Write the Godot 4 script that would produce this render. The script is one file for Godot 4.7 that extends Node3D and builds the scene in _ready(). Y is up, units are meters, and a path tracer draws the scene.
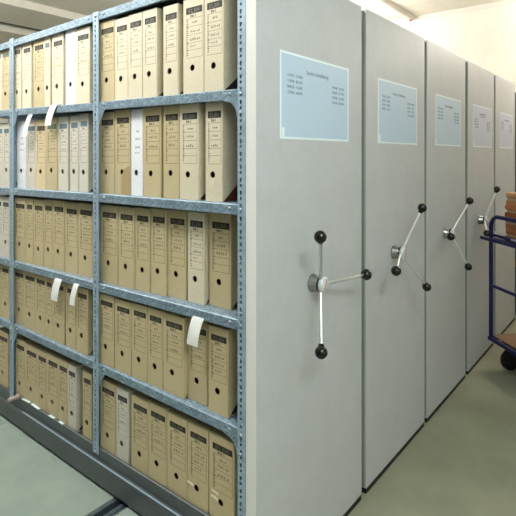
extends Node3D
# A compact mobile archive: galvanised shelving full of card archive boxes, grey end panels with handwheels.

var used := {}
var M := {}
var rng := RandomNumberGenerator.new()

# ---------------------------------------------------------------- naming
func numbered(called: String) -> String:
	if not used.has(called):
		used[called] = 0
		return called
	used[called] += 1
	return "%s_%03d" % [called, used[called]]

func thing(called: String, label: String, category: String, at := Vector3.ZERO, turn := 0.0, group := "") -> Node3D:
	var o := Node3D.new()
	o.name = numbered(called)
	add_child(o)
	o.position = at
	o.rotation.y = turn
	tag(o, label, category, group)
	return o

func tag(o: Node, label: String, category: String, group := "") -> void:
	o.set_meta("label", label)
	o.set_meta("category", category)
	if group != "":
		o.set_meta("group", group)

func new_st() -> SurfaceTool:
	var st := SurfaceTool.new()
	st.begin(Mesh.PRIMITIVE_TRIANGLES)
	st.set_smooth_group(-1)
	return st

func finish(st: SurfaceTool) -> ArrayMesh:
	st.generate_normals()
	return st.commit()

func obj(called: String, mesh: Mesh, mat: Material, parent: Node) -> MeshInstance3D:
	var o := MeshInstance3D.new()
	o.mesh = mesh
	o.material_override = mat
	o.cast_shadow = GeometryInstance3D.SHADOW_CASTING_SETTING_ON
	if parent == self:
		o.name = numbered(called)
		add_child(o)
	else:
		o.name = called
		parent.add_child(o, true)
	return o

func structure(called: String, mesh: Mesh, mat: Material, label := "") -> MeshInstance3D:
	var o := obj(called, mesh, mat, self)
	o.set_meta("kind", "structure")
	if label != "":
		o.set_meta("label", label)
		o.set_meta("category", called.split("_")[0])
	return o

# ---------------------------------------------------------------- shapes (corners run clockwise seen from outside)
func quad(st: SurfaceTool, a: Vector3, b: Vector3, c: Vector3, d: Vector3) -> void:
	for p in [a, b, c, a, c, d]:
		st.add_vertex(p)

func tri(st: SurfaceTool, a: Vector3, b: Vector3, c: Vector3) -> void:
	for p in [a, b, c]:
		st.add_vertex(p)

func face(st: SurfaceTool, pts: Array, n: Vector3) -> void:
	# convex polygon, wound so that it faces n
	var w: Vector3 = (pts[1] - pts[0]).cross(pts[2] - pts[0])
	var q := pts.duplicate()
	if w.dot(n) > 0.0:
		q.reverse()
	for i in range(1, q.size() - 1):
		tri(st, q[0], q[i], q[i + 1])

func add_box(st: SurfaceTool, lo: Vector3, hi: Vector3) -> void:
	var c := (lo + hi) * 0.5
	var h := (hi - lo) * 0.5
	for ax in 3:
		for s in [-1.0, 1.0]:
			var n := Vector3.ZERO
			n[ax] = s
			var u := Vector3.ZERO
			u[(ax + 1) % 3] = h[(ax + 1) % 3]
			var v := Vector3.ZERO
			v[(ax + 2) % 3] = h[(ax + 2) % 3]
			var o := c + n * h[ax]
			face(st, [o + u + v, o - u + v, o - u - v, o + u - v], n)

func add_cbox(st: SurfaceTool, lo: Vector3, hi: Vector3, ch: float, xf := Transform3D.IDENTITY) -> void:
	# box with chamfered edges
	var c := (lo + hi) * 0.5
	var h := (hi - lo) * 0.5
	var k := h - Vector3.ONE * ch
	for ax in 3:
		var b := (ax + 1) % 3
		var d := (ax + 2) % 3
		for s in [-1.0, 1.0]:
			var pts := []
			for e in [[1, 1], [-1, 1], [-1, -1], [1, -1]]:
				var p := Vector3.ZERO
				p[ax] = s * h[ax]
				p[b] = e[0] * k[b]
				p[d] = e[1] * k[d]
				pts.append(xf * (c + p))
			var n := Vector3.ZERO
			n[ax] = s
			face(st, pts, xf.basis * n)
			for t in [-1.0, 1.0]:
				# edge between +s on ax and +t on b, running along d
				var e1 := Vector3.ZERO
				e1[ax] = s * h[ax]
				e1[b] = t * k[b]
				var e2 := Vector3.ZERO
				e2[ax] = s * k[ax]
				e2[b] = t * h[b]
				var dv := Vector3.ZERO
				dv[d] = k[d]
				var n2 := Vector3.ZERO
				n2[ax] = s
				n2[b] = t
				face(st, [xf * (c + e1 + dv), xf * (c + e1 - dv), xf * (c + e2 - dv), xf * (c + e2 + dv)], xf.basis * n2)
	for sx in [-1.0, 1.0]:
		for sy in [-1.0, 1.0]:
			for sz in [-1.0, 1.0]:
				face(st, [xf * (c + Vector3(sx * h.x, sy * k.y, sz * k.z)), xf * (c + Vector3(sx * k.x, sy * h.y, sz * k.z)), xf * (c + Vector3(sx * k.x, sy * k.y, sz * h.z))], xf.basis * Vector3(sx, sy, sz))

func box_mesh(lo: Vector3, hi: Vector3, ch := 0.0) -> ArrayMesh:
	var st := new_st()
	if ch > 0.0:
		add_cbox(st, lo, hi, ch)
	else:
		add_box(st, lo, hi)
	return finish(st)

func add_tube(st: SurfaceTool, path: Array, r: float, seg := 10, caps := true) -> void:
	# round bar along a list of points, smooth
	st.set_smooth_group(0)
	var rings := []
	var prev_u := Vector3.ZERO
	for i in path.size():
		var t: Vector3
		if i == 0:
			t = path[1] - path[0]
		elif i == path.size() - 1:
			t = path[i] - path[i - 1]
		else:
			t = (path[i + 1] - path[i]).normalized() + (path[i] - path[i - 1]).normalized()
		t = t.normalized()
		var u := prev_u
		if i == 0:
			u = t.cross(Vector3.UP if absf(t.y) < 0.9 else Vector3.RIGHT)
		u = (u - t * u.dot(t)).normalized()
		prev_u = u
		var v := t.cross(u)
		var ring := []
		for k in seg:
			var a := TAU * k / seg
			ring.append(path[i] + (u * cos(a) + v * sin(a)) * r)
		rings.append(ring)
	for i in rings.size() - 1:
		for k in seg:
			var n := (k + 1) % seg
			var mid: Vector3 = (rings[i][k] + rings[i][n]) * 0.5 - path[i]
			face(st, [rings[i][k], rings[i][n], rings[i + 1][n], rings[i + 1][k]], mid)
	if caps:
		st.set_smooth_group(-1)
		face(st, rings[0], path[0] - path[1])
		face(st, rings[-1], path[-1] - path[-2])

func add_lathe(st: SurfaceTool, prof: Array, at: Vector3, axis: Vector3, seg := 20, smooth := true) -> void:
	# prof: [distance along axis, radius]
	st.set_smooth_group(0 if smooth else -1)
	var u := axis.cross(Vector3.UP if absf(axis.y) < 0.9 else Vector3.RIGHT).normalized()
	var v := axis.cross(u)
	for i in prof.size() - 1:
		var d0: float = prof[i][0]
		var r0: float = prof[i][1]
		var d1: float = prof[i + 1][0]
		var r1: float = prof[i + 1][1]
		for k in seg:
			var a := TAU * k / seg
			var b := TAU * (k + 1) / seg
			var ea := u * cos(a) + v * sin(a)
			var eb := u * cos(b) + v * sin(b)
			var n := (ea + eb) * (d1 - d0) - axis * (r1 - r0) * 2.0
			var pts := [at + axis * d0 + ea * r0, at + axis * d0 + eb * r0, at + axis * d1 + eb * r1, at + axis * d1 + ea * r1]
			if r0 < 1e-6:
				pts = [pts[0], pts[2], pts[3]]
			elif r1 < 1e-6:
				pts = [pts[0], pts[1], pts[2]]
			face(st, pts, n)

func ball_profile(r: float, n := 10) -> Array:
	var p := []
	for i in n + 1:
		var a := PI * i / n
		p.append([-cos(a) * r, maxf(sin(a) * r, 0.0)])
	return p

func add_profile_x(st: SurfaceTool, prof: Array, xa: float, ya: float, xb: float, yb: float) -> void:
	# closed outline of (z, y) points swept from xa to xb; ya and yb lift the two ends
	var ctr := Vector2.ZERO
	var area := 0.0
	for i in prof.size():
		var p: Vector2 = prof[i]
		var q: Vector2 = prof[(i + 1) % prof.size()]
		area += p.x * q.y - q.x * p.y
		ctr += p
	var sgn := signf(area)
	for i in prof.size():
		var p: Vector2 = prof[i]
		var q: Vector2 = prof[(i + 1) % prof.size()]
		var e := q - p
		var n := Vector3(0, -e.x, e.y) * sgn
		face(st, [Vector3(xa, ya + p.y, p.x), Vector3(xa, ya + q.y, q.x), Vector3(xb, yb + q.y, q.x), Vector3(xb, yb + p.y, p.x)], n)
	var poly := PackedVector2Array(prof)
	var idx := Geometry2D.triangulate_polygon(poly)
	for i in range(0, idx.size(), 3):
		for side in [[xa, ya, -1.0], [xb, yb, 1.0]]:
			var pts := []
			for j in 3:
				var p := poly[idx[i + j]]
				pts.append(Vector3(side[0], side[1] + p.y, p.x))
			face(st, pts, Vector3(side[2], 0, 0))

func add_plate(st: SurfaceTool, poly: Array, z0: float, z1: float) -> void:
	# flat plate: outline in x, y with thickness in z
	var pk := PackedVector2Array(poly)
	var idx := Geometry2D.triangulate_polygon(pk)
	for i in range(0, idx.size(), 3):
		for s in [[z0, -1.0], [z1, 1.0]]:
			var pts := []
			for j in 3:
				pts.append(Vector3(pk[idx[i + j]].x, pk[idx[i + j]].y, s[0]))
			face(st, pts, Vector3(0, 0, s[1]))
	var area := 0.0
	for i in pk.size():
		var q := pk[(i + 1) % pk.size()]
		area += pk[i].x * q.y - q.x * pk[i].y
	for i in pk.size():
		var p := pk[i]
		var q := pk[(i + 1) % pk.size()]
		var e := q - p
		face(st, [Vector3(p.x, p.y, z0), Vector3(q.x, q.y, z0), Vector3(q.x, q.y, z1), Vector3(p.x, p.y, z1)], Vector3(e.y, -e.x, 0) * signf(area))

# ---------------------------------------------------------------- materials
func noise_image(seed_: int, freq: float, kind: int, size := 256, oct := 4) -> Image:
	var n := FastNoiseLite.new()
	n.seed = seed_
	n.frequency = freq
	n.noise_type = kind as FastNoiseLite.NoiseType
	n.fractal_octaves = oct
	if kind == FastNoiseLite.TYPE_CELLULAR:
		n.cellular_return_type = FastNoiseLite.RETURN_CELL_VALUE
		n.fractal_type = FastNoiseLite.FRACTAL_NONE
	return n.get_seamless_image(size, size)

func tone_texture(a: Image, b: Image, ca: Color, cb: Color, mixb: float) -> ImageTexture:
	var w := a.get_width()
	var im := Image.create(w, w, false, Image.FORMAT_RGB8)
	for y in w:
		for x in w:
			var t := a.get_pixel(x, y).r * (1.0 - mixb) + b.get_pixel(x, y).r * mixb
			im.set_pixel(x, y, ca.lerp(cb, t))
	im.generate_mipmaps()
	return ImageTexture.create_from_image(im)

func plain(c: Color, rough: float, metal := 0.0) -> StandardMaterial3D:
	var m := StandardMaterial3D.new()
	m.albedo_color = c
	m.roughness = rough
	m.metallic = metal
	return m

func textured(tex: Texture2D, scale: float, rough: float, metal := 0.0, tint := Color.WHITE) -> StandardMaterial3D:
	var m := plain(tint, rough, metal)
	m.albedo_texture = tex
	m.uv1_triplanar = true
	m.uv1_world_triplanar = true
	m.uv1_scale = Vector3.ONE * scale
	return m

const GLYPH := {
	"E": [31, 16, 16, 30, 16, 16, 31], "L": [16, 16, 16, 16, 16, 16, 31], "B": [30, 17, 17, 30, 17, 17, 30], "A": [14, 17, 17, 31, 17, 17, 17],
	"T": [31, 4, 4, 4, 4, 4, 4], "r": [0, 0, 22, 25, 16, 16, 16], "i": [4, 0, 12, 4, 4, 4, 14], "c": [0, 0, 14, 17, 16, 17, 14], "1": [4, 12, 4, 4, 4, 4, 14],
	" ": [0, 0, 0, 0, 0, 0, 0]}

func stamp(im: Image, text: String, x: int, y: int, sx: int, sy: int, ink: Color) -> void:
	for ch in text:
		var g: Array = GLYPH[ch]
		for r in 7:
			for c in 5:
				if (int(g[r]) >> (4 - c)) & 1:
					im.fill_rect(Rect2i(x + c * sx, y + r * sy, sx, sy), ink)
		x += 6 * sx

func scribble(im: Image, x: int, y: int, w: int, h: int, ink: Color) -> void:
	# handwritten characters: short pen strokes in small groups
	var px := x
	while px < x + w:
		for k in rng.randi_range(2, 3):
			var hh := rng.randi_range(h / 2, h)
			var sl := rng.randi_range(0, 3)
			for r in hh:
				im.fill_rect(Rect2i(px + (hh - r) * sl / hh, y + h - hh + r, 2, 1), ink)
			if rng.randf() < 0.6:
				im.fill_rect(Rect2i(px, y + h - hh + rng.randi_range(0, hh - 2), 6, 2), ink)
			px += 3
		px += 5 if rng.randf() < 0.75 else 9

func spine_texture(seed_: int, plate: Color, printed: bool) -> ImageTexture:
	# print on the spine of an archive box: plate, type line, ruled form, handwriting; the card itself is white here
	rng.seed = seed_
	var w := 128
	var h := 512
	var im := Image.create(w, h, false, Image.FORMAT_RGB8)
	var fibre := noise_image(seed_ + 5, 0.05, FastNoiseLite.TYPE_SIMPLEX, 128, 4)
	for y in h:
		for x in w:
			var f := 0.95 + 0.05 * fibre.get_pixel(x % 128, y % 128).r
			im.set_pixel(x, y, Color(f, f, f * 0.995))
	var ink := Color(0.30, 0.28, 0.27)
	var line := Color(0.50, 0.48, 0.46)
	var pen := Color(0.36, 0.35, 0.38)
	if printed:
		im.fill_rect(Rect2i(18, 47, 104, 36), plate)
		stamp(im, "ELBA", 34, 56, 3, 3, Color(0.56, 0.56, 0.57))
		for k in 3:
			stamp(im, "Tric 1", 44 + k, 87, 1 if k < 2 else 1, 2, Color(0.2, 0.19, 0.19))
		im.fill_rect(Rect2i(18, 106, 104, 2), line)
		for yy in [150, 194, 238, 276, 318]:
			im.fill_rect(Rect2i(18, yy, 104, 2), line)
		im.fill_rect(Rect2i(120, 84, 2, 236), Color(0.6, 0.58, 0.55))
		im.fill_rect(Rect2i(20, 106, 1, 214), Color(0.7, 0.68, 0.64))
		var yy2 := 112
		while yy2 < 312:
			im.fill_rect(Rect2i(22, yy2, rng.randi_range(6, 11), 5), Color(0.42, 0.40, 0.38))
			yy2 += 10
	scribble(im, 56, 122 + rng.randi_range(-3, 3), 28, 14, pen)
	scribble(im, 46, 165 + rng.randi_range(-3, 3), 54, 15, Color(0.5, 0.49, 0.5))
	scribble(im, 44, 212 + rng.randi_range(-4, 4), 58, 15, Color(0.46, 0.45, 0.46))
	if rng.randf() < 0.4:
		scribble(im, 44, 250, 40, 12, Color(0.55, 0.54, 0.54))
	# a few handling stains in the card
	for i in 5:
		var sx := rng.randi_range(6, 110)
		var sy := rng.randi_range(330, 490)
		for k in 40:
			var qx := clampi(sx + rng.randi_range(-6, 6), 0, w - 1)
			var qy := clampi(sy + rng.randi_range(-14, 14), 0, h - 1)
			im.set_pixel(qx, qy, im.get_pixel(qx, qy) * Color(0.94, 0.92, 0.88))
	im.generate_mipmaps()
	return ImageTexture.create_from_image(im)

# ---------------------------------------------------------------- archive box: front bottom left corner at the origin, front faces +z
func box_body_mesh(w: float, h: float, d: float) -> ArrayMesh:
	var st := new_st()
	var k := 0.0025
	# side walls with the slanted cut at the foot of the flap
	for s in [0.0, 1.0]:
		var x: float = w * s
		var nx: float = s * 2.0 - 1.0
		var poly := PackedVector2Array([Vector2(-k, 0), Vector2(-k, h), Vector2(-d, h), Vector2(-d, 0), Vector2(-0.125, 0), Vector2(-0.100, 0.074), Vector2(-0.008, 0.003), Vector2(-0.008, 0.0)])
		var idx := Geometry2D.triangulate_polygon(poly)
		for i in range(0, idx.size(), 3):
			var pts := []
			for j in 3:
				pts.append(Vector3(x, poly[idx[i + j]].y, poly[idx[i + j]].x))
			face(st, pts, Vector3(nx, 0, 0))
		# folded front edge
		face(st, [Vector3(x, 0, -k), Vector3(x, h, -k), Vector3(x - nx * k, h, 0), Vector3(x - nx * k, 0, 0)], Vector3(nx, 0, 1))
	face(st, [Vector3(0, h, -k), Vector3(k, h, 0), Vector3(w - k, h, 0), Vector3(w, h, -k), Vector3(w, h, -d), Vector3(0, h, -d)], Vector3.UP)
	face(st, [Vector3(0, 0, -k), Vector3(k, 0, 0), Vector3(w - k, 0, 0), Vector3(w, 0, -k), Vector3(w, 0, -d), Vector3(0, 0, -d)], Vector3.DOWN)
	face(st, [Vector3(0, 0, -d), Vector3(w, 0, -d), Vector3(w, h, -d), Vector3(0, h, -d)], Vector3.FORWARD)
	return finish(st)

func spine_mesh(w: float, h: float, hx: float, hy: float, r: float) -> ArrayMesh:
	# printed front with the finger hole, its card edge 2 mm deep
	var st := new_st()
	var lo := Vector2(0.0025, 0.0)
	var hi := Vector2(w - 0.0025, h)
	var c := Vector2(lo.x + (hi.x - lo.x) * hx, h * (1.0 - hy))
	var n := 24
	var inner := []
	var outer := []
	for i in n:
		var a := TAU * i / n
		var e := Vector2(cos(a), sin(a))
		inner.append(c + e * r)
		# where the ray leaves the rectangle
		var t := 1e9
		if e.x > 1e-6: t = minf(t, (hi.x - c.x) / e.x)
		if e.x < -1e-6: t = minf(t, (lo.x - c.x) / e.x)
		if e.y > 1e-6: t = minf(t, (hi.y - c.y) / e.y)
		if e.y < -1e-6: t = minf(t, (lo.y - c.y) / e.y)
		outer.append(c + e * t)
	var put := func(p: Vector2, z: float) -> void:
		st.set_uv(Vector2((p.x - lo.x) / (hi.x - lo.x), 1.0 - p.y / h))
		st.add_vertex(Vector3(p.x, p.y, z))
	for i in n:
		var j := (i + 1) % n
		for p in [inner[i], outer[j], outer[i], inner[i], inner[j], outer[j]]:
			put.call(p, 0.0)
		# corner of the rectangle between two rays
		var oi: Vector2 = outer[i]
		var oj: Vector2 = outer[j]
		if absf(oi.x - oj.x) > 1e-6 and absf(oi.y - oj.y) > 1e-6:
			var corner := Vector2(hi.x if (oi.x + oj.x) * 0.5 > c.x else lo.x, hi.y if (oi.y + oj.y) * 0.5 > c.y else lo.y)
			for p in [oi, oj, corner]:
				put.call(p, 0.0)
		for p in [[inner[i], 0.0], [inner[i], -0.002], [inner[j], -0.002], [inner[i], 0.0], [inner[j], -0.002], [inner[j], 0.0]]:
			put.call(p[0], p[1])
	return finish(st)

var spine_mats := {}
func card_tint(style: String) -> Color:
	match style[0]:
		"c": return Color(0.82, 0.775, 0.68)
		"w": return Color(0.88, 0.88, 0.90)
		"g": return Color(0.79, 0.765, 0.71)
		"o": return Color(0.82, 0.74, 0.60)
		"r": return Color(0.85, 0.77, 0.72)
	return Color(0.745, 0.68, 0.535)

func spine_material(style: String, variant: int) -> StandardMaterial3D:
	var key := style.substr(0, 2).replace("q", "").replace("h", "") + str(variant)
	if not spine_mats.has(key):
		var m := plain(card_tint(style), 0.75)
		var kind := "plain" if style[0] == "w" else ("blue" if "b" in style else "dark")
		m.albedo_texture = M["print_%s_%d" % [kind, variant % int(M["prints_" + kind])]]
		spine_mats[key] = m
	return spine_mats[key]

func card_material(style: String) -> StandardMaterial3D:
	var key := "body" + style[0]
	if not spine_mats.has(key):
		var t := card_tint(style)
		spine_mats[key] = textured(M.card_tex, 4.0, 0.8, 0.0, t)
	return spine_mats[key]

const TONE := {"t": "tan", "c": "cream", "w": "white", "g": "pale grey-beige", "o": "orange-tan", "r": "pinkish"}
const NTH := ["first", "second", "third", "fourth", "fifth", "sixth", "seventh", "eighth"]
const ROWS := ["top row", "second row", "third row", "fourth row", "bottom row"]

func archive_box(x: float, y: float, w: float, h: float, back: float, style: String, variant: int, label: String, group: String) -> Node3D:
	var t := thing("archive_box", label, "archive box", Vector3(x, y, -back), 0.0, group)
	var d := 0.275
	obj("body", box_body_mesh(w, h, d), card_material(style), t)
	var hx := 0.46 + rng.randf_range(-0.03, 0.03)
	var hy := 0.735 + rng.randf_range(-0.008, 0.012)
	var sp := obj("spine", spine_mesh(w, h, hx, hy, 0.0125), spine_material(style, variant), t)
	sp.set_meta("label", "spine with finger hole" if style[0] == "w" else "printed spine with finger hole")
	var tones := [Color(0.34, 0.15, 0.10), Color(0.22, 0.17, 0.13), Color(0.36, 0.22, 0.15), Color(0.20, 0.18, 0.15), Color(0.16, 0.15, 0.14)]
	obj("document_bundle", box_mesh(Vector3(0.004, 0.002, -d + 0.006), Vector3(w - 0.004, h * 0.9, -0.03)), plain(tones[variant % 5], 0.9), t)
	var c := Vector2(0.0025 + (w - 0.005) * hx, h * (1.0 - hy))
	if "q" in style and y > 1.0:
		# large flake of card torn off beside the hole, darker core showing
		var st := new_st()
		add_plate(st, [Vector2(c.x - 0.006, 0.004), Vector2(c.x - 0.004, c.y - 0.02), Vector2(c.x + 0.012, c.y + 0.008), Vector2(c.x + 0.026, c.y + 0.02), Vector2(w - 0.012, c.y + 0.026), Vector2(w - 0.003, c.y + 0.03), Vector2(w - 0.003, 0.004)], 0.0001, 0.0008)
		var f := obj("torn_patch", finish(st), plain(Color(0.64, 0.55, 0.40), 0.9), t)
		f.set_meta("label", "brown torn patch of card")
	if "h" in style or ("q" in style and y < 1.0):
		# frayed card pulled out of the hole
		var st := new_st()
		if y > 1.0:
			add_plate(st, [Vector2(c.x + 0.004, c.y - 0.012), Vector2(c.x + 0.009, c.y - 0.01), Vector2(c.x + 0.006, c.y - 0.045), Vector2(c.x + 0.003, c.y - 0.036)], 0.0002, 0.0016)
		else:
			add_plate(st, [Vector2(c.x - 0.05, c.y + 0.004), Vector2(c.x - 0.046, c.y + 0.011), Vector2(c.x - 0.028, c.y + 0.012), Vector2(c.x - 0.011, c.y + 0.006), Vector2(c.x - 0.012, c.y + 0.0), Vector2(c.x - 0.03, c.y + 0.003)], 0.0002, 0.0022)
			if "h" in style:
				add_plate(st, [Vector2(c.x - 0.045, c.y + 0.026), Vector2(c.x - 0.043, c.y + 0.034), Vector2(c.x - 0.012, c.y + 0.030), Vector2(c.x - 0.008, c.y + 0.022)], 0.0002, 0.001)
		var f := obj("frayed_card", finish(st), plain(Color(0.86, 0.82, 0.72), 0.9), t)
		f.set_meta("label", "pale frayed card at the hole")
	return t

# ---------------------------------------------------------------- shelving
const POST_X := [-0.041, -0.914, -1.732, -2.590]    # right edge of each front post
const LIPS := [[2.252, 2.246, 2.238, 2.232], [1.825, 1.836, 1.853, 1.862], [1.421, 1.418, 1.410, 1.404], [1.019, 1.010, 1.004, 1.000], [0.640, 0.646, 0.650, 0.653]]
const DECK_LOW := 0.246

func slotted_leg(st: SurfaceTool, origin: Vector3, across: Vector3, thick: Vector3, w: float, y0: float, y1: float) -> void:
	# one leg of a slotted angle post: two edge strips and the rungs between the slots
	var hw := 0.0095
	var hc := w * 0.40
	var part := func(a0: float, a1: float, b0: float, b1: float) -> void:
		var p := origin + across * a0
		var q := origin + across * a1 + thick
		var lo := Vector3(minf(p.x, q.x), b0, minf(p.z, q.z))
		var hi := Vector3(maxf(p.x, q.x), b1, maxf(p.z, q.z))
		add_box(st, lo, hi)
	part.call(0.0, hc - hw * 0.5, y0, y1)
	part.call(hc + hw * 0.5, w, y0, y1)
	var y := y0
	var i := 0
	while y < y1:
		var hole := 0.0145 if i % 2 == 0 else 0.0095
		var e := minf(y + 0.0225 - hole, y1)
		part.call(hc - hw * 0.5, hc + hw * 0.5, y, e)
		y += 0.0225
		i += 1

func post_mesh(right: float, front: float, toward: float, w: float, y0: float, y1: float) -> ArrayMesh:
	# angle post: one leg in the shelf front, the other turned back at its left edge
	var st := new_st()
	slotted_leg(st, Vector3(right - w, 0, front), Vector3(1, 0, 0), Vector3(0, 0, -0.002 * toward), w, y0, y1)
	slotted_leg(st, Vector3(right - w, 0, front - 0.002 * toward), Vector3(0, 0, -toward), Vector3(0.002, 0, 0), 0.035, y0, y1)
	return finish(st)

func shelf_mesh(xa: float, ha: float, xb: float, hb: float, front: float, toward: float, depth: float) -> ArrayMesh:
	var st := new_st()
	var f := front - 0.0025 * toward
	var prof := []
	for p in [[0.0, -0.003], [-0.003, 0.0], [-depth, 0.0], [-depth, -0.03], [-depth + 0.002, -0.03], [-depth + 0.002, -0.002], [-0.002, -0.002], [-0.002, -0.036], [-0.012, -0.036], [-0.012, -0.038], [-0.002, -0.038], [0.0, -0.036]]:
		prof.append(Vector2(f + p[0] * toward, p[1]))
	add_profile_x(st, prof, xa, ha, xb, hb)
	return finish(st)

func bolt(st: SurfaceTool, at: Vector3, r := 0.006) -> void:
	add_lathe(st, [[0.0, r], [0.002, r], [0.0045, r * 0.7], [0.0055, 0.0]], at, Vector3(0, 0, 1), 10)

func gusset_mesh(x: float, y: float, side: float, curved: bool) -> ArrayMesh:
	# corner plate in the angle below a shelf lip; side +1 lies right of the post, -1 left of it
	var st := new_st()
	var pts := [Vector2(x, y - 0.004), Vector2(x + side * 0.075, y - 0.004)]
	if curved:
		pts.append(Vector2(x + side * 0.075, y - 0.034))
		for k in 7:
			var a := k / 6.0 * PI * 0.5
			pts.append(Vector2(x + side * (0.006 + 0.052 * (1.0 - sin(a))), y - 0.098 + 0.056 * cos(a)))
	else:
		pts[1] = Vector2(x + side * 0.055, y - 0.004)
		pts.append(Vector2(x + side * 0.055, y - 0.022))
		pts.append(Vector2(x + side * 0.012, y - 0.088))
	pts.append(Vector2(x, y - 0.105))
	add_plate(st, pts, -0.0024, -0.0008)
	return finish(st)

func handwheel(parent: Node, at: Vector3, first: float, len: float, cone: float) -> void:
	var ax := Vector3(1, 0, 0)
	var st := new_st()
	add_lathe(st, [[0.0, 0.0], [0.0, 0.036], [0.006, 0.036], [0.010, 0.033], [0.032, 0.030], [0.036, 0.028], [0.036, 0.0]], at, ax, 28)
	var hub := obj("handwheel", finish(st), M.hub, parent)
	hub.set_meta("label", "chrome three-spoke handwheel with black ball knobs")
	st = new_st()
	add_lathe(st, [[0.036, 0.0], [0.036, 0.0315], [0.043, 0.0315], [0.043, 0.0]], at, ax, 28)
	obj("rubber_ring", finish(st), M.black, hub)
	st = new_st()
	add_lathe(st, [[0.043, 0.0], [0.043, 0.031], [0.056, 0.031], [0.059, 0.028], [0.060, 0.0]], at, ax, 28)
	var cap := obj("cap", finish(st), M.cap, hub)
	cap.set_meta("label", "pale round cap with a red mark")
	st = new_st()
	# red lettering bar on the cap
	for k in 6:
		var o := -0.020 + k * 0.007
		add_cbox(st, Vector3(0, -0.0035, -0.0022), Vector3(0.0012, 0.0035, 0.0022), 0.0003, Transform3D(Basis(ax, deg_to_rad(64.0)), at + Vector3(0.0592, 0, 0) + Basis(ax, deg_to_rad(64.0)) * Vector3(0, 0, o)))
	obj("red_mark", finish(st), M.red, hub)
	for k in 3:
		var a := deg_to_rad(first + 120.0 * k)
		var dir := Vector3(0, sin(a), -cos(a))
		var p0 := at + Vector3(0.045, 0, 0) + dir * 0.022
		var p1 := at + Vector3(0.05 + cone, 0, 0) + dir * len
		st = new_st()
		add_tube(st, [p0, p1], 0.0066, 12)
		obj("spoke", finish(st), M.chrome, hub)
		st = new_st()
		var ball := ball_profile(0.0235, 12)
		add_lathe(st, ball, p1, (p1 - p0).normalized(), 20)
		add_lathe(st, [[-0.030, 0.008], [-0.026, 0.011], [-0.018, 0.012]], p1, (p1 - p0).normalized(), 14)
		obj("knob", finish(st), M.black, hub)

func part(called: String, mesh: Mesh, mat: Material, parent: Node3D) -> MeshInstance3D:
	# a part whose mesh is written in room coordinates
	var o := obj(called, mesh, mat, parent)
	o.position = -parent.position
	return o

func ceiling_lamp(at: Vector3, along_x: bool, length: float, down: float, up: float, side: float, color: Color, label: String) -> void:
	# fluorescent batten hung on two rods, with a glowing trough that shines down, up and to both sides
	var t := thing("ceiling_lamp", label, "lamp", at, 0.0 if along_x else PI * 0.5)
	for e in [-1.0, 1.0]:
		var x: float = e * (length * 0.5 + 0.015)
		obj("end_cap", box_mesh(Vector3(x - 0.015, -0.055, -0.125), Vector3(x + 0.015, 0.055, 0.125), 0.006), plain(Color(0.9, 0.9, 0.9), 0.5), t)
		obj("rod", box_mesh(Vector3(e * length * 0.35 - 0.006, 0.05, -0.006), Vector3(e * length * 0.35 + 0.006, 3.39 - at.y, 0.006)), M.chrome, t)
	var glow := plain(Color(0.95, 0.95, 0.95), 0.6)
	glow.emission_enabled = true
	glow.emission = color
	glow.emission_energy_multiplier = 1.2
	obj("diffuser", box_mesh(Vector3(-length * 0.5, -0.05, -0.12), Vector3(length * 0.5, 0.05, 0.12), 0.008), glow, t)
	for k in 4:
		var l := AreaLight3D.new()
		l.name = "area_light"
		l.area_size = Vector2(length, 0.24 if k < 2 else 0.1)
		l.light_energy = [down, up, side, side][k]
		l.light_color = color
		l.shadow_enabled = true
		l.area_range = 14.0
		l.rotation = [Vector3(-PI * 0.5, 0, 0), Vector3(PI * 0.5, 0, 0), Vector3.ZERO, Vector3(0, PI, 0)][k]
		l.position = [Vector3(0, -0.054, 0), Vector3(0, 0.054, 0), Vector3(0, 0, -0.124), Vector3(0, 0, 0.124)][k]
		t.add_child(l, true)

func slip(top: Vector2, bot: Vector2, w: float, over: bool, label: String) -> void:
	# strip of paper tucked at a shelf lip and hanging in front of the boxes
	var st := new_st()
	var path := []
	if over:
		path.append(Vector3(top.x + 0.015, top.y + 0.004, -0.05))
		path.append(Vector3(top.x + 0.006, top.y + 0.0045, -0.006))
	else:
		path.append(Vector3(top.x + 0.004, top.y + 0.010, -0.0008))
	for k in 7:
		var f := k / 6.0
		path.append(Vector3(lerpf(top.x, bot.x, f + 0.05 * sin(f * PI)), lerpf(top.y, bot.y, f), 0.0025 + 0.006 * sin(f * PI * 0.8)))
	var dir := (bot - top).normalized()
	for i in path.size() - 1:
		var a: Vector3 = path[i]
		var b: Vector3 = path[i + 1]
		var hw := Vector3(w * 0.5, 0, 0)
		for s in [0.0, 0.0005]:
			var o := Vector3(0, 0, s)
			face(st, [a - hw + o, a + hw + o, b + hw + o, b - hw + o], Vector3(0, 0.2, 1.0 if s > 0.0 else -1.0))
	for i in path.size() - 1:
		var a: Vector3 = path[i]
		var b: Vector3 = path[i + 1]
		for sx in [-1.0, 1.0]:
			var hw := Vector3(w * 0.5 * sx, 0, 0)
			face(st, [a + hw, b + hw, b + hw + Vector3(0, 0, 0.0005), a + hw + Vector3(0, 0, 0.0005)], Vector3(sx, 0, 0))
	var o := obj("paper_slip", finish(st), M.paper, self)
	tag(o, label, "paper slip", "paper slips hanging from the shelves")

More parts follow.
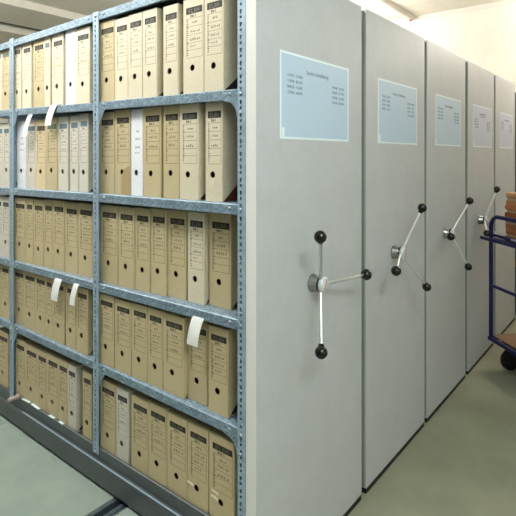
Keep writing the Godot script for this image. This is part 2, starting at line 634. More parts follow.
func lines_mesh(rows: Array) -> ArrayMesh:
	# printed text joined into one mesh; each row is [text, x, y, letter height]
	var st := SurfaceTool.new()
	st.begin(Mesh.PRIMITIVE_TRIANGLES)
	var font := SystemFont.new()
	font.font_names = PackedStringArray(["Droid Sans"])
	for r in rows:
		var tm := TextMesh.new()
		tm.font = font
		tm.text = r[0]
		tm.font_size = 16
		tm.pixel_size = float(r[3]) / 12.0
		tm.depth = 0.0002
		tm.curve_step = 4.0
		tm.horizontal_alignment = HORIZONTAL_ALIGNMENT_LEFT if r[4] == 0 else HORIZONTAL_ALIGNMENT_CENTER
		st.append_from(tm, 0, Transform3D(Basis.IDENTITY, Vector3(r[1], r[2], 0)))
	return st.commit()

func _ready() -> void:
	rng.seed = 20
	# ------------------------------------------------ camera: level, lens shifted down
	var cam := Camera3D.new()
	cam.name = "camera"
	cam.projection = Camera3D.PROJECTION_FRUSTUM
	cam.near = 0.05
	cam.far = 60.0
	cam.size = 0.05 * 516.0 / 495.98
	cam.frustum_offset = Vector2(0.0, -(258.0 - 155.98) / 516.0 * cam.size)
	cam.position = Vector3(1.0578, 1.59, 1.3079)
	cam.rotation.y = 0.6744
	add_child(cam)
	cam.current = true

	# ------------------------------------------------ light
	var env := Environment.new()
	env.background_mode = Environment.BG_COLOR
	env.background_color = Color(0.0, 0.0, 0.0)
	env.tonemap_mode = Environment.TONE_MAPPER_LINEAR
	env.tonemap_exposure = 1.09
	env.sdfgi_enabled = true
	env.ssao_enabled = true
	env.ssil_enabled = true
	var we := WorldEnvironment.new()
	we.name = "environment"
	we.environment = env
	add_child(we)
	M.chrome = plain(Color(0.88, 0.89, 0.90), 0.28, 0.85)
	ceiling_lamp(Vector3(-1.4, 3.12, 0.78), true, 1.8, 3.5, 2.4, 3.3, Color(0.985, 0.99, 0.98), "white fluorescent batten lamp hung above the aisle in front of the boxes")
	ceiling_lamp(Vector3(-4.0, 3.12, 0.78), true, 1.8, 3.0, 2.2, 3.2, Color(0.985, 0.99, 0.98), "white fluorescent batten lamp hung at the deep end of the box aisle")
	ceiling_lamp(Vector3(1.9, 2.95, 1.0), false, 1.8, 4.1, 3.2, 1.9, Color(0.92, 0.985, 1.0), "white fluorescent batten lamp hung above the aisle beside the end panels")
	ceiling_lamp(Vector3(-2.2, 2.95, -3.7), true, 1.6, 1.6, 2.0, 3.0, Color(1.0, 0.965, 0.92), "white fluorescent batten lamp hung over the shelving near the far wall")
	ceiling_lamp(Vector3(0.72, 2.95, -4.55), true, 0.8, 0.3, 1.8, 1.6, Color(1.0, 0.965, 0.92), "short white fluorescent batten lamp hung close to the far white wall")

	# ------------------------------------------------ materials
	var spang := noise_image(3, 0.09, FastNoiseLite.TYPE_CELLULAR)
	var fine := noise_image(4, 0.05, FastNoiseLite.TYPE_SIMPLEX)
	var coarse := noise_image(9, 0.012, FastNoiseLite.TYPE_SIMPLEX)
	M.galv = textured(tone_texture(spang, fine, Color(0.33, 0.40, 0.45), Color(0.64, 0.72, 0.78), 0.55), 5.0, 0.42, 0.25)
	M.gap_shade = plain(Color(0.44, 0.46, 0.42), 0.8)  # shade in the gaps between units, put into a darker colour
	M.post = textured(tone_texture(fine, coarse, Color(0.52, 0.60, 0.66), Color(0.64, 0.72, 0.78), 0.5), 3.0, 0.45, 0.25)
	M.bolt = plain(Color(0.60, 0.64, 0.67), 0.4, 0.5)
	M.hub = plain(Color(0.62, 0.63, 0.63), 0.25, 1.0)
	M.base = textured(tone_texture(fine, coarse, Color(0.29, 0.305, 0.305), Color(0.35, 0.365, 0.365), 0.4), 2.0, 0.38, 0.2)
	M.panel = textured(tone_texture(fine, coarse, Color(0.69, 0.70, 0.712), Color(0.725, 0.735, 0.747), 0.6), 1.4, 0.5)
	M.edge = plain(Color(0.86, 0.85, 0.83), 0.45)
	M.cap = plain(Color(0.82, 0.84, 0.85), 0.35, 0.2)
	M.black = plain(Color(0.015, 0.015, 0.017), 0.2)
	M.red = plain(Color(0.75, 0.10, 0.08), 0.5)
	M.paper = plain(Color(0.92, 0.92, 0.91), 0.85)
	M.card_tex = tone_texture(fine, coarse, Color(0.93, 0.92, 0.90), Color(1.0, 1.0, 1.0), 0.5)
	M.concrete = textured(tone_texture(fine, coarse, Color(0.525, 0.53, 0.45), Color(0.61, 0.615, 0.525), 0.75), 0.5, 0.55)
	M.screed = textured(tone_texture(fine, coarse, Color(0.47, 0.52, 0.485), Color(0.53, 0.575, 0.53), 0.65), 0.9, 0.6)
	M.wall = textured(tone_texture(fine, coarse, Color(0.88, 0.86, 0.82), Color(0.92, 0.90, 0.86), 0.5), 0.8, 0.85)
	M.ceil = textured(tone_texture(fine, coarse, Color(0.84, 0.82, 0.77), Color(0.89, 0.87, 0.82), 0.5), 0.6, 0.9)
	M.blue = plain(Color(0.07, 0.09, 0.36), 0.35, 0.1)
	M.board = textured(tone_texture(fine, coarse, Color(0.45, 0.33, 0.22), Color(0.56, 0.42, 0.28), 0.4), 2.0, 0.6)
	M.rubber = plain(Color(0.05, 0.05, 0.05), 0.7)
	M.rail = textured(tone_texture(spang, fine, Color(0.16, 0.19, 0.22), Color(0.50, 0.55, 0.58), 0.75), 9.0, 0.4, 0.5)
	for k in 6:
		M["print_dark_%d" % k] = spine_texture(100 + k, Color(0.20, 0.20, 0.21), true)
	for k in 3:
		M["print_blue_%d" % k] = spine_texture(200 + k, Color(0.42, 0.56, 0.66), true)
	for k in 2:
		M["print_plain_%d" % k] = spine_texture(300 + k, Color.WHITE, false)
	M.prints_dark = 6
	M.prints_blue = 3
	M.prints_plain = 2

	# ------------------------------------------------ the room
	structure("floor", box_mesh(Vector3(-7.6, -0.2, -5.2), Vector3(3.7, 0.004, 4.7)), M.concrete, "olive beige screed floor of the aisle")
	structure("ceiling", box_mesh(Vector3(-7.6, 3.39, -5.2), Vector3(3.7, 3.6, 4.7)), M.ceil, "cream painted ceiling")
	structure("wall_back", box_mesh(Vector3(-7.6, 0.004, -5.2), Vector3(3.7, 3.39, -5.0)), M.wall, "white wall behind the shelving")
	structure("wall_front", box_mesh(Vector3(-7.6, 0.004, 4.5), Vector3(3.7, 3.39, 4.7)), M.wall)
	structure("wall_left", box_mesh(Vector3(-7.6, 0.004, -5.0), Vector3(-7.4, 3.39, 4.5)), M.wall)
	structure("wall_right", box_mesh(Vector3(3.5, 0.004, -5.0), Vector3(3.7, 3.39, 4.5)), M.wall)
	# coving along the back wall
	var st := new_st()
	add_profile_x(st, [Vector2(-5.0, 3.345), Vector2(-4.985, 3.345), Vector2(-4.955, 3.378), Vector2(-4.955, 3.39), Vector2(-5.0, 3.39)], -7.4, 0.0, 3.5, 0.0)
	structure("trim_1", finish(st), M.wall)
	# downstand beam and the ledges beyond it
	structure("trim_2", box_mesh(Vector3(-5.44, 3.30, -5.0), Vector3(-4.63, 3.39, 4.5)), M.ceil)
	structure("trim_3", box_mesh(Vector3(-7.4, 3.24, -5.0), Vector3(-5.66, 3.39, 4.5)), M.ceil)
	# raised aisle floor laid between the rails, with open slots
	var slab := structure("floor_platform", box_mesh(Vector3(-1.779, 0.004, -4.3), Vector3(-0.785, 0.10, 2.6), 0.002), M.screed, "pale screed platform floor between the rails in front of the boxes")
	var s2 := obj("floor_panel", box_mesh(Vector3(-5.0, 0.004, -4.3), Vector3(-1.785, 0.10, 2.6), 0.002), M.screed, slab)
	s2 = obj("floor_panel", box_mesh(Vector3(-0.69, 0.004, -4.3), Vector3(-0.06, 0.10, 2.6), 0.002), M.screed, slab)
	st = new_st()
	add_cbox(st, Vector3(-0.784, 0.004, -4.3), Vector3(-0.691, 0.045, 2.6), 0.002)
	add_cbox(st, Vector3(-0.784, 0.045, -4.3), Vector3(-0.766, 0.098, 2.6), 0.003)
	add_cbox(st, Vector3(-0.745, 0.045, -4.3), Vector3(-0.722, 0.088, 2.6), 0.004)
	add_cbox(st, Vector3(-0.704, 0.045, -4.3), Vector3(-0.691, 0.098, 2.6), 0.003)
	s2 = obj("guide_rail", finish(st), M.rail, slab)
	s2.set_meta("label", "scuffed dark steel guide rail sunk in the floor")

	# ceiling services
	var tr := thing("cable_trunking", "pale cable trunking under the ceiling ending near the far wall with a red end", "trunking", Vector3(-1.39, 3.39, -3.0))
	obj("trunk", box_mesh(Vector3(-0.05, -0.055, -1.9), Vector3(0.05, 0.0, 2.6), 0.004), plain(Color(0.80, 0.78, 0.74), 0.6), tr)
	obj("lid", box_mesh(Vector3(-0.036, -0.063, -1.9), Vector3(0.036, -0.055, 2.6), 0.003), plain(Color(0.86, 0.84, 0.80), 0.6), tr)
	st = new_st()
	add_lathe(st, [[0.0, 0.0], [0.0, 0.018], [0.014, 0.016], [0.018, 0.0]], Vector3(0.02, -0.063, -1.85), Vector3.DOWN, 14)
	obj("red_indicator", finish(st), M.red, tr)
	var pipe := thing("ceiling_pipe", "thin grey-green pipe under the ceiling beside the beam", "pipe", Vector3(-5.55, 3.33, -0.3))
	st = new_st()
	add_tube(st, [Vector3(0, 0, -4.6), Vector3(0, 0, 4.6)], 0.022, 12)
	obj("tube", finish(st), plain(Color(0.36, 0.40, 0.36), 0.5), pipe)
	for z in [-3.0, -1.0, 1.0, 3.0]:
		obj("bracket", box_mesh(Vector3(-0.012, 0.015, z - 0.015), Vector3(0.012, 0.06, z + 0.015), 0.002), plain(Color(0.4, 0.42, 0.4), 0.5), pipe)

	build_units()
	added_facing_unit()
	build_boxes()
	build_charts()
	build_slips()
	build_cart()

const PANELS := [[0.0, -0.777], [-0.822, -1.577], [-1.618, -2.384], [-2.445, -3.188], [-3.238, -3.989]]
const WHEELS := [[1.090, -0.355, 0.8, 0.242, 0.062], [1.093, -1.135, 68.6, 0.246, 0.067], [1.096, -1.933, 55.7, 0.246, 0.066], [1.100, -2.733, 75.2, 0.244, 0.064]]
const WHICH := ["first grey mobile shelving unit, open side full of archive boxes", "second grey mobile shelving unit from the archive boxes, crank spokes splayed wide", "third grey mobile shelving unit counted from the archive boxes", "fourth grey mobile shelving unit, next to the blue trolley handle", "last grey mobile shelving unit, behind the stack of orange folders"]

func build_units() -> void:
	for u in 5:
		var z0: float = PANELS[u][0]
		var z1: float = PANELS[u][1]
		var t := thing("mobile_shelving_unit", WHICH[u], "shelving unit", Vector3(-1.3, 0.1, (z0 + z1) * 0.5), 0.0, "mobile shelving units in a row")
		# end panel: a board with a lighter edging
		var st := new_st()
		add_cbox(st, Vector3(-0.040, 0.031, z1 + 0.0005), Vector3(0.0035, 2.281, z0 - 0.0015), 0.0012)
		var pn := part("end_panel", finish(st), M.panel, t)
		if u == 0:
			st = new_st()
			add_cbox(st, Vector3(-0.0405, 0.031, z0 - 0.0014), Vector3(0.003, 2.281, z0 + 0.0006), 0.0006)
			var eb := obj("edge_band", finish(st), M.edge, pn)
			eb.set_meta("label", "whitish edge band")
		else:
			# dark strip on the edge: shade of the gap between units, painted
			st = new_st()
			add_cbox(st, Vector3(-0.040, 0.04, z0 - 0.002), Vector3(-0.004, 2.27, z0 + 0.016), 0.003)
			var eb := obj("gap_shade_strip", finish(st), M.gap_shade, pn)
			eb.set_meta("label", "dark grey-green strip standing for shade in the gap")
		var kp := part("floor_gap_strip", box_mesh(Vector3(-0.038, 0.0045, z1 + 0.002), Vector3(0.001, 0.0308, z0 - 0.004)), M.rubber, t)  # black strip filling the dark gap between panel and floor
		kp.set_meta("label", "black strip in the gap under the end panel")
		if u < 4:
			var w: Array = WHEELS[u]
			handwheel(t, Vector3(0.0035, w[0], w[1]) - t.position, w[2], w[3], w[4])
		if u == 0:
			front_shelving(t)
		else:
			# open racking behind the other panels
			for x in POST_X:
				part("post", post_mesh(x, z0 - 0.004, 1.0, 0.037, 0.115, 2.25), M.post, t)
			for k in 5:
				part("shelf", shelf_mesh(-2.58, LIPS[k][0], -0.05, LIPS[k][0], z0 - 0.006, 1.0, absf(z1 - z0) - 0.02), M.galv, t)
			part("base_beam", box_mesh(Vector3(-2.6, 0.112, z1 + 0.01), Vector3(-0.045, 0.245, z0 - 0.008), 0.003), M.base, t)

func added_facing_unit() -> void:
	# unseen unit, added across the aisle to keep bounced light off the lower boxes
	var z0 := 1.42
	var z1 := 2.19
	var t := thing("mobile_shelving_unit", "added unseen grey shelving unit across the aisle, darkening the lower archive boxes", "shelving unit", Vector3(-1.3, 0.1, (z0 + z1) * 0.5), 0.0, "mobile shelving units in a row")
	part("end_panel", box_mesh(Vector3(-0.040, 0.031, z0), Vector3(0.0035, 2.281, z1), 0.0012), M.panel, t)
	for x in POST_X:
		part("post", post_mesh(x, z0 + 0.004, -1.0, 0.037, 0.115, 2.25), M.post, t)
	for k in 5:
		part("shelf", shelf_mesh(-2.58, LIPS[k][0], -0.05, LIPS[k][0], z0 + 0.006, -1.0, 0.7), M.galv, t)
	part("back_sheet", box_mesh(Vector3(-2.6, 0.25, z0 + 0.38), Vector3(-0.045, 2.24, z0 + 0.384)), M.galv, t)
	part("base_beam", box_mesh(Vector3(-2.6, 0.112, z0 + 0.01), Vector3(-0.045, 0.245, z1 - 0.008), 0.003), M.base, t)

func front_shelving(t: Node3D) -> void:
	for i in 4:
		part("post", post_mesh(POST_X[i], 0.0015, 1.0, 0.037 if i == 0 else 0.043, 0.232, 2.248), M.post, t)
		part("rear_post", post_mesh(POST_X[i], -0.775, -1.0, 0.037, 0.115, 2.248), M.post, t)
	for k in 5:
		for b in 3:
			var ha: float = LIPS[k][b + 1]
			var hb: float = LIPS[k][b]
			var xa: float = POST_X[b + 1] + (0.0005 if b < 2 else 0.0)
			var xb: float = POST_X[b] - 0.0025
			xa = POST_X[b + 1] - 0.02
			xb = POST_X[b] - 0.021
			part("shelf", shelf_mesh(xa + 0.001, ha, xb, hb, 0.0015, 1.0, 0.375), M.galv, t)
			part("rear_shelf", shelf_mesh(xa + 0.001, ha, xb, hb, -0.775, -1.0, 0.375), M.galv, t)
	# dividing back sheet
	part("back_sheet", box_mesh(Vector3(-2.6, 0.25, -0.386), Vector3(-0.045, 2.24, -0.384)), M.galv, t)
	# corner plates at the second and fifth shelf
	for k in [1, 4]:
		part("corner_plate", gusset_mesh(POST_X[0] - 0.036, LIPS[k][0], -1.0, true), M.galv, t)
		part("corner_plate", gusset_mesh(POST_X[1], LIPS[k][1], 1.0, false), M.galv, t)
		part("corner_plate", gusset_mesh(POST_X[2], LIPS[k][2], 1.0, false), M.galv, t)
	var st := new_st()
	for k in 5:
		for i in 3:
			var y: float = LIPS[k][i]
			bolt(st, Vector3(POST_X[i] - 0.022, y - 0.018, 0.0015))
			if k == 1 or k == 4:
				bolt(st, Vector3(POST_X[i] - 0.022, y - 0.085, 0.0015))
			if i == 0:
				bolt(st, Vector3(POST_X[i] - 0.075, y - 0.016, -0.001))
			else:
				bolt(st, Vector3(POST_X[i] + 0.040, y - 0.016, -0.001))
				bolt(st, Vector3(POST_X[i] - 0.085, y - 0.018, -0.001), 0.0045)
	for i in 3:
		bolt(st, Vector3(POST_X[i] - 0.022, 0.243, 0.0015))
	var bl := part("bolts", finish(st), M.bolt, t)
	bl.set_meta("kind", "stuff")
	# carriage at the foot: folded lip above, proud beam below
	st = new_st()
	add_profile_x(st, [Vector2(-0.775, 0.115), Vector2(-0.002, 0.115), Vector2(-0.002, 0.262), Vector2(-0.005, 0.264), Vector2(-0.012, 0.264), Vector2(-0.014, DECK_LOW), Vector2(-0.775, DECK_LOW)], -2.60, 0.0, -0.042, 0.0)
	part("carriage", finish(st), M.base, t)
	st = new_st()
	add_profile_x(st, [Vector2(-0.003, 0.113), Vector2(0.014, 0.113), Vector2(0.016, 0.116), Vector2(0.016, 0.204), Vector2(0.012, 0.209), Vector2(-0.003, 0.209)], -1.60, 0.0, -0.042, 0.0)
	var bm := part("base_beam", finish(st), M.base, t)
	part("edge_glint", box_mesh(Vector3(-1.60, 0.2092, 0.009), Vector3(-0.042, 0.2125, 0.0158), 0.0012), M.post, t)  # pale strip standing in for the glint on the beam edge
	bm.set_meta("label", "dark grey steel base beam")
	st = new_st()
	add_profile_x(st, [Vector2(-0.003, 0.113), Vector2(0.010, 0.113), Vector2(0.012, 0.116), Vector2(0.012, 0.198), Vector2(0.008, 0.203), Vector2(-0.003, 0.203)], -2.60, 0.0, -1.602, 0.0)
	part("base_beam", finish(st), M.base, t)
	st = new_st()
	add_lathe(st, [[0.0, 0.016], [0.004, 0.016], [0.004, 0.011], [0.05, 0.011], [0.054, 0.009], [0.054, 0.0]], Vector3(-1.685, 0.262, -0.002), Vector3(0, 0, 1), 16)
	var bf := part("buffer", finish(st), plain(Color(0.62, 0.55, 0.52), 0.5), t)
	bf.set_meta("label", "pinkish rubber buffer peg")

func build_boxes() -> void:
	var heights := [0.362, 0.373, 0.353, 0.316, 0.322]
	var rows := [
	{"row": 1, "bay": 1, "list": [[-0.9350, 0.1190, 0.016, "t"], [-0.8150, 0.0940, 0.016, "c"], [-0.7200, 0.0970, 0.016, "c"], [-0.6210, 0.0920, 0.016, "c"], [-0.4910, 0.0880, 0.016, "c"], [-0.3740, 0.1130, 0.016, "c"], [-0.2590, 0.0990, 0.016, "c"]]},
		{"row": 1, "bay": 2, "list": [[-1.7640, 0.0840, 0.016, "c"], [-1.6640, 0.0970, 0.016, "c"], [-1.5420, 0.1120, 0.016, "t"], [-1.4280, 0.0580, 0.016, "cb"], [-1.3500, 0.1050, 0.016, "c"], [-1.2220, 0.0900, 0.016, "w"], [-1.1300, 0.1180, 0.016, "c"]]},
		{"row": 1, "bay": 3, "list": [[-2.0380, 0.1220, 0.016, "r"], [-1.9140, 0.0980, 0.016, "tb"]]},
		{"row": 2, "bay": 1, "list": [[-0.9540, 0.1150, 0.030, "t"], [-0.8360, 0.1120, 0.030, "tq"], [-0.7180, 0.0800, 0.030, "w"], [-0.6360, 0.1140, 0.030, "t"], [-0.5070, 0.0960, 0.030, "t"], [-0.4090, 0.1060, 0.030, "c"], [-0.2670, 0.0880, 0.030, "ch"]]},
		{"row": 2, "bay": 2, "list": [[-1.7540, 0.0990, 0.030, "w"], [-1.6450, 0.0990, 0.030, "gb"], [-1.5440, 0.1030, 0.030, "o"], [-1.4360, 0.1110, 0.030, "tb"], [-1.3170, 0.0920, 0.030, "gb"], [-1.2060, 0.0760, 0.030, "gb"], [-1.1240, 0.0770, 0.030, "gb"]]},
		{"row": 2, "bay": 3, "list": [[-2.0500, 0.1230, 0.030, "gb"], [-1.9260, 0.0790, 0.030, "gb"]]},
		{"row": 3, "bay": 1, "list": [[-0.9430, 0.1310, 0.027, "t"], [-0.8100, 0.1110, 0.030, "t"], [-0.6980, 0.0960, 0.036, "t"], [-0.6000, 0.0950, 0.042, "t"], [-0.5040, 0.1090, 0.051, "t"], [-0.3830, 0.0920, 0.048, "c"], [-0.2820, 0.1140, 0.065, "t"]]},
		{"row": 3, "bay": 2, "list": [[-1.7620, 0.1290, 0.017, "t"], [-1.6310, 0.0730, 0.020, "t"], [-1.5570, 0.1020, 0.024, "t"], [-1.4540, 0.0850, 0.028, "t"], [-1.3670, 0.1070, 0.030, "t"], [-1.2580, 0.1140, 0.034, "t"], [-1.1420, 0.1240, 0.036, "t"]]},
		{"row": 3, "bay": 3, "list": [[-2.0270, 0.1070, 0.020, "g"], [-1.9180, 0.0920, 0.020, "g"]]},
		{"row": 4, "bay": 1, "list": [[-0.9320, 0.1140, 0.012, "t"], [-0.8130, 0.1140, 0.014, "t"], [-0.6960, 0.1040, 0.016, "t"], [-0.5910, 0.0940, 0.018, "t"], [-0.4950, 0.1220, 0.019, "t"], [-0.3720, 0.1090, 0.038, "t"], [-0.2450, 0.1000, 0.023, "t"]]},
		{"row": 4, "bay": 2, "list": [[-1.7720, 0.1160, 0.021, "t"], [-1.6540, 0.1240, 0.020, "t"], [-1.5280, 0.1050, 0.020, "t"], [-1.4220, 0.0660, 0.020, "t"], [-1.3530, 0.1130, 0.019, "t"], [-1.2230, 0.0900, 0.018, "t"], [-1.1280, 0.0970, 0.017, "t"]]},
		{"row": 4, "bay": 3, "list": [[-2.0470, 0.1180, 0.020, "t"], [-1.9280, 0.0990, 0.020, "t"]]},
		{"row": 5, "bay": 1, "list": [[-0.9280, 0.1160, 0.016, "t"], [-0.8060, 0.0860, 0.016, "g"], [-0.6990, 0.1140, 0.016, "t"], [-0.5840, 0.1130, 0.016, "t"], [-0.4680, 0.1160, 0.016, "t"], [-0.3500, 0.1110, 0.016, "tq"], [-0.2340, 0.1250, 0.016, "th"]]},
		{"row": 5, "bay": 2, "list": [[-1.7410, 0.1050, 0.016, "t"], [-1.6310, 0.1280, 0.016, "t"], [-1.5010, 0.0970, 0.016, "t"], [-1.4020, 0.1100, 0.016, "t"], [-1.2900, 0.0870, 0.016, "t"], [-1.2020, 0.0710, 0.016, "g"], [-1.0720, 0.0750, 0.016, "t"]]},
		{"row": 5, "bay": 3, "list": [[-1.9720, 0.1390, 0.016, "t"]]},
	]
	var n := 0
	for r in rows:
		var k: int = r.row - 1
		var cnt: int = r.list.size()
		for i in cnt:
			var e: Array = r.list[i]
			var style: String = e[3]
			var x: float = e[0]
			var w: float = e[1]
			rng.seed = 900 + n
			var y := DECK_LOW
			if k < 4:
				# height of the deck under the box
				var b: int = r.bay - 1
				var xr: float = POST_X[b] - 0.021
				var xl: float = POST_X[b + 1] - 0.02
				var ha: float = LIPS[k + 1][b + 1]
				var hb: float = LIPS[k + 1][b]
				y = maxf(lerpf(ha, hb, (x - xl) / (xr - xl)), lerpf(ha, hb, (x + w - xl) / (xr - xl)))
			var where: String
			if r.bay == 1:
				where = "%s from the white-edged end panel" % NTH[cnt - 1 - i]
			elif r.bay == 2:
				where = "%s past the middle post" % NTH[cnt - 1 - i]
			else:
				where = "%s past the far post" % NTH[cnt - 1 - i]
			var what := "%s cardboard archive box" % TONE[style[0]]
			if "b" in style:
				what += " with blue label plate"
			elif "q" in style and k == 1:
				what += " with a torn patch"
			elif "h" in style or "q" in style:
				what += " with frayed finger hole"
			archive_box(x, y + 0.0003, w, heights[k] + rng.randf_range(-0.004, 0.003), e[2], style, rng.randi_range(0, 5), "%s, %s, %s" % [what, ROWS[k], where], "archive boxes in the %s" % ROWS[k])
			n += 1

const CHARTS := [[-0.136, -0.649, 1.653, 1.974], [-0.945, -1.455, 1.653, 1.972], [-1.755, -2.268, 1.656, 1.974], [-2.564, -3.098, 1.658, 1.976], [-3.387, -3.898, 1.660, 1.973]]
func build_charts() -> void:
	var order := ["first", "second", "third", "fourth", "fifth"]
	var lefts := [["127/97 - 114/98", "170/98 - 867/98", "868/98 - 132/98", "133/98 - 440/98"], ["125/01 - 223/01", "224/01 - 310/01", "311/01 - 418/01", "419/01 - 577/01"], ["101/03 - 160/03", "161/03 - 222/03", "223/03 - 287/03", "288/03 - 340/03"]]
	var rights := [["441/98 - 105/99", "106/99 - 211/99", "212/99 - 318/99", "319/99 - 405/99"], ["578/01 - 104/02", "105/02 - 211/02", "212/02 - 377/02", "378/02 - 420/02"], ["341/03 - 402/03", "403/03 - 461/03", "462/03 - 520/03", "521/03 - 588/03"]]
	for i in 5:
		var c: Array = CHARTS[i]
		var w := absf(c[0] - c[1])
		var h: float = c[3] - c[2]
		var tint := Color(0.69, 0.775, 0.85) if i < 3 else Color(0.72, 0.74, 0.82)
		var t := thing("wall_chart", "pale %s index sheet with white border on the %s grey end panel" % ["blue" if i < 3 else "lavender", order[i]], "chart", Vector3(0.0036, c[2], (c[0] + c[1]) * 0.5), PI * 0.5, "index sheets on the end panels")
		obj("border", box_mesh(Vector3(-w * 0.5, 0, 0), Vector3(w * 0.5, h, 0.0008)), plain(Color(0.86, 0.91, 0.93), 0.4), t)
		obj("sheet", box_mesh(Vector3(-w * 0.5 + 0.010, 0.008, 0.0008), Vector3(w * 0.5 - 0.010, h - 0.008, 0.0012)), plain(tint, 0.35), t)
		var rows := [["Service Handlisting", 0.0, h - 0.062, 0.0145, 1]]
		if i == 3:
			rows.append(["105/02 - 211/02 - 212/02", 0.0, h - 0.082, 0.009, 1])
		for k in 4:
			rows.append([lefts[i % 3][k], -w * 0.5 + 0.045, h - 0.085 - k * 0.021 - (0.02 if i == 3 else 0.0), 0.0105, 0])
			rows.append([rights[i % 3][k], w * 0.5 - 0.145, h - 0.098 - k * 0.021 - (0.02 if i == 3 else 0.0), 0.0105, 0])
		var tx := obj("printed_text", lines_mesh(rows), plain(Color(0.20, 0.26, 0.38), 0.6), t)
		tx.position.z = 0.0014
		obj("corner_tab", box_mesh(Vector3(-w * 0.5 + 0.011, 0.010, 0.0012), Vector3(-w * 0.5 + 0.028, 0.042, 0.0016)), plain(Color(0.84, 0.90, 0.92), 0.4), t)

func build_slips() -> void:
	slip(Vector2(-1.300, 1.845), Vector2(-1.352, 1.744), 0.062, true, "white paper slip draped over the top box shelf lip")
	slip(Vector2(-1.545, 1.800), Vector2(-1.591, 1.695), 0.046, false, "white paper slip hanging below the lip beside the far post, second row")
	slip(Vector2(-1.260, 0.970), Vector2(-1.290, 0.866), 0.062, false, "wider white paper slip hanging over the fourth row of boxes")
	slip(Vector2(-1.099, 0.971), Vector2(-1.126, 0.873), 0.042, false, "narrow white paper slip hanging over the fourth row near the middle post")
	slip(Vector2(-0.276, 0.978), Vector2(-0.300, 0.877), 0.058, false, "white paper slip hanging over the fourth row near the end panel")
	# paper scraps lying along the carriage lip
	var n_scrap := -1
	for e in [[-1.60, 0.075, 0.2], [-1.50, 0.085, -0.1], [-1.335, 0.05, 0.1], [-1.245, 0.04, -0.2]]:
		n_scrap += 1
		var st := new_st()
		add_cbox(st, Vector3(-e[1] * 0.5, 0, -0.010), Vector3(e[1] * 0.5, 0.0012, 0.004), 0.0003, Transform3D(Basis(Vector3.UP, e[2] * 0.3), Vector3.ZERO))
		var o := obj("paper_scrap", finish(st), plain(Color(0.74, 0.80, 0.80), 0.7), self)
		o.position = Vector3(e[0], 0.2642, -0.004)
		tag(o, "pale paper scrap on the base lip, %s past the buffer peg" % NTH[n_scrap], "paper scrap", "paper scraps on the base lip")

func bar(called: String, pts: Array, r: float, mat: Material, parent: Node) -> MeshInstance3D:
	var st := new_st()
	add_tube(st, pts, r, 12)
	return obj(called, finish(st), mat, parent)

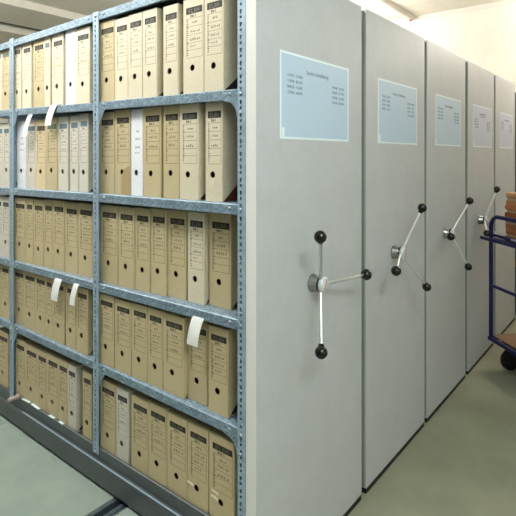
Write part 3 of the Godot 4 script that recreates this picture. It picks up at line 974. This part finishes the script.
func build_cart() -> void:
	var at := Vector3(0.097, 0.004, -2.703)
	var turn := deg_to_rad(-43.0)
	var t := thing("trolley", "blue steel tube trolley with wooden deck beside the end panels", "trolley", at, turn)
	var w := 0.60
	var d := 0.95
	# handle frame of bent tube
	var path := [Vector3(0, 0.20, 0), Vector3(0, 1.05, 0)]
	for k in range(1, 6):
		var a := k / 5.0 * PI * 0.5
		path.append(Vector3(0.085 * (1.0 - cos(a)), 1.05 + 0.085 * sin(a), 0))
	for k in range(0, 6):
		var a := (1.0 - k / 5.0) * PI * 0.5
		path.append(Vector3(w - 0.085 * (1.0 - cos(a)), 1.05 + 0.085 * sin(a), 0))
	path.append(Vector3(w, 0.20, 0))
	bar("handle_frame", path, 0.0155, M.blue, t)
	bar("cross_bar", [Vector3(0.012, 0.615, 0), Vector3(w - 0.012, 0.615, 0)], 0.012, M.blue, t)
	# upper tray: two rails and a sheet
	bar("tray_rail", [Vector3(-0.075, 0.962, 0.030), Vector3(w + 0.05, 0.962, 0.030)], 0.014, M.blue, t)
	bar("tray_rail", [Vector3(-0.02, 0.992, -0.018), Vector3(w + 0.02, 0.992, -0.018)], 0.010, M.blue, t)
	obj("tray", box_mesh(Vector3(0.02, 0.960, -0.40), Vector3(w - 0.02, 0.972, -0.002), 0.003), M.blue, t)
	for x in [0.42, w - 0.03]:
		bar("tray_strut", [Vector3(x, 0.955, -0.25), Vector3(x, 0.88, -0.006)], 0.008, M.blue, t)
	obj("name_plate", box_mesh(Vector3(0.22, 0.985, -0.0085), Vector3(0.30, 1.0, -0.006), 0.0006), plain(Color(0.75, 0.8, 0.9), 0.4), t)
	# middle shelf and deck
	obj("middle_shelf", box_mesh(Vector3(0.24, 0.585, -0.45), Vector3(w - 0.02, 0.600, -0.018), 0.003), M.board, t)
	for x in [0.40, w - 0.05]:
		bar("shelf_strut", [Vector3(x, 0.577, -0.35), Vector3(x, 0.45, -0.010)], 0.008, M.blue, t)
	var st := new_st()
	add_cbox(st, Vector3(-0.018, 0.200, -d), Vector3(0.012, 0.227, 0.018), 0.004)
	add_cbox(st, Vector3(w - 0.012, 0.200, -d), Vector3(w + 0.018, 0.227, 0.018), 0.004)
	add_cbox(st, Vector3(-0.018, 0.200, -0.012), Vector3(w + 0.018, 0.227, 0.018), 0.004)
	add_cbox(st, Vector3(-0.018, 0.200, -d), Vector3(w + 0.018, 0.227, -d + 0.03), 0.004)
	obj("deck_frame", finish(st), M.blue, t)
	obj("deck_board", box_mesh(Vector3(-0.014, 0.2272, -d + 0.004), Vector3(w + 0.014, 0.236, -0.0175), 0.002), M.board, t)
	for cx in [0.07, w - 0.07]:
		for cz in [-0.11, -d + 0.12]:
			st = new_st()
			add_cbox(st, Vector3(cx - 0.04, 0.193, cz - 0.045), Vector3(cx + 0.04, 0.200, cz + 0.045), 0.002)
			add_cbox(st, Vector3(cx - 0.026, 0.07, cz - 0.03), Vector3(cx - 0.022, 0.193, cz + 0.03), 0.001)
			add_cbox(st, Vector3(cx + 0.022, 0.07, cz - 0.03), Vector3(cx + 0.026, 0.193, cz + 0.03), 0.001)
			var fork := obj("caster", finish(st), M.rubber, t)
			st = new_st()
			add_lathe(st, [[-0.018, 0.0], [-0.018, 0.066], [-0.012, 0.075], [0.012, 0.075], [0.018, 0.066], [0.018, 0.0]], Vector3(cx, 0.075, cz), Vector3(1, 0, 0), 28)
			obj("wheel", finish(st), M.rubber, fork)
	# folders stacked on the tray
	var y := 0.9725
	var tones := [Color(0.72, 0.42, 0.26), Color(0.66, 0.34, 0.22), Color(0.78, 0.50, 0.32), Color(0.80, 0.56, 0.36), Color(0.70, 0.44, 0.30), Color(0.84, 0.64, 0.44)]
	var words := ["brick-red", "dark red", "rust-orange", "orange-brown", "reddish brown", "pale orange"]
	var xf := Transform3D(Basis(Vector3.UP, turn), at)
	rng.seed = 77
	for k in 12:
		var th := rng.randf_range(0.022, 0.032)
		var off := Vector3(0.090 + rng.randf_range(-0.014, 0.012), y, -0.055 + rng.randf_range(-0.012, 0.006))
		var ci := k % 6
		var kw := "bottom" if k == 0 else ("top" if k == 11 else "")
		var lab := "%s card folder stuffed with papers, %s of the trolley stack" % [words[ci], ("the %s one" % kw) if kw != "" else ("%s from the bottom" % (NTH[k] if k < 8 else ["ninth", "tenth", "eleventh"][k - 8]))]
		var f := thing("card_folder", lab, "folder", xf * off, turn + rng.randf_range(-0.05, 0.05), "folders stacked on the trolley")
		st = new_st()
		# folded cover: bottom leaf, rounded back, top leaf
		var prof := []
		for q in [[0.0, 0.0], [-0.24, 0.0], [-0.24, 0.002], [-0.004, 0.002], [-0.002, 0.004], [-0.002, th - 0.004], [-0.004, th - 0.002], [-0.24, th - 0.004], [-0.24, th - 0.002], [-0.003, th], [0.002, th - 0.005], [0.003, th * 0.5], [0.002, 0.004]]:
			prof.append(Vector2(q[0] if k % 3 != 1 else -0.237 - q[0], q[1]))
		add_profile_x(st, prof, 0.0, 0.0, 0.33, 0.0)
		obj("cover", finish(st), plain(tones[ci], 0.7), f)
		obj("papers", box_mesh(Vector3(0.004, 0.0022, -0.231), Vector3(0.326, th - 0.0045, -0.006)), plain(Color(0.82, 0.72, 0.58), 0.9), f)
		y += th + 0.0003
	# carton on the middle shelf and a tub on the deck
	var c := thing("carton", "ochre cardboard carton on the middle shelf of the blue trolley", "carton", xf * Vector3(0.252, 0.6002, -0.022), turn)
	obj("body", box_mesh(Vector3(0, 0, -0.28), Vector3(0.30, 0.255, 0), 0.003), textured(M.card_tex, 4.0, 0.8, 0.0, Color(0.66, 0.47, 0.18)), c)
	obj("lid", box_mesh(Vector3(-0.004, 0.205, -0.284), Vector3(0.304, 0.262, 0.004), 0.003), textured(M.card_tex, 4.0, 0.8, 0.0, Color(0.70, 0.50, 0.20)), c)
	st = new_st()
	add_lathe(st, [[0.0, 0.0], [0.0, 0.036], [0.06, 0.042], [0.065, 0.045], [0.072, 0.045], [0.072, 0.0]], Vector3.ZERO, Vector3.UP, 24)
	var tub := thing("plastic_tub", "small cream tub on the wooden deck of the trolley", "tub", xf * Vector3(0.285, 0.2362, -0.075), turn)
	obj("cup", finish(st), plain(Color(0.84, 0.80, 0.68), 0.4), tub)
	st = new_st()
	add_lathe(st, [[0.0722, 0.0], [0.0722, 0.047], [0.080, 0.047], [0.082, 0.043], [0.082, 0.0]], Vector3.ZERO, Vector3.UP, 24)
	obj("lid", finish(st), plain(Color(0.05, 0.05, 0.05), 0.5), tub)
	# dark cabinet past the last panel
	var cb := thing("steel_cabinet", "dark olive steel cabinet past the last grey end panel", "cabinet", Vector3(-0.30, 0.004, -4.35))
	obj("carcass", box_mesh(Vector3(-0.28, 0.0, -0.30), Vector3(0.28, 2.22, 0.31), 0.004), plain(Color(0.16, 0.17, 0.13), 0.5), cb)
	obj("door", box_mesh(Vector3(0.281, 0.06, -0.295), Vector3(0.297, 2.2, 0.0), 0.003), plain(Color(0.18, 0.19, 0.15), 0.5), cb)
	obj("door", box_mesh(Vector3(0.281, 0.06, 0.003), Vector3(0.297, 2.2, 0.305), 0.003), plain(Color(0.18, 0.19, 0.15), 0.5), cb)
	obj("handle", box_mesh(Vector3(0.298, 1.0, -0.03), Vector3(0.312, 1.15, -0.015), 0.003), M.chrome, cb)
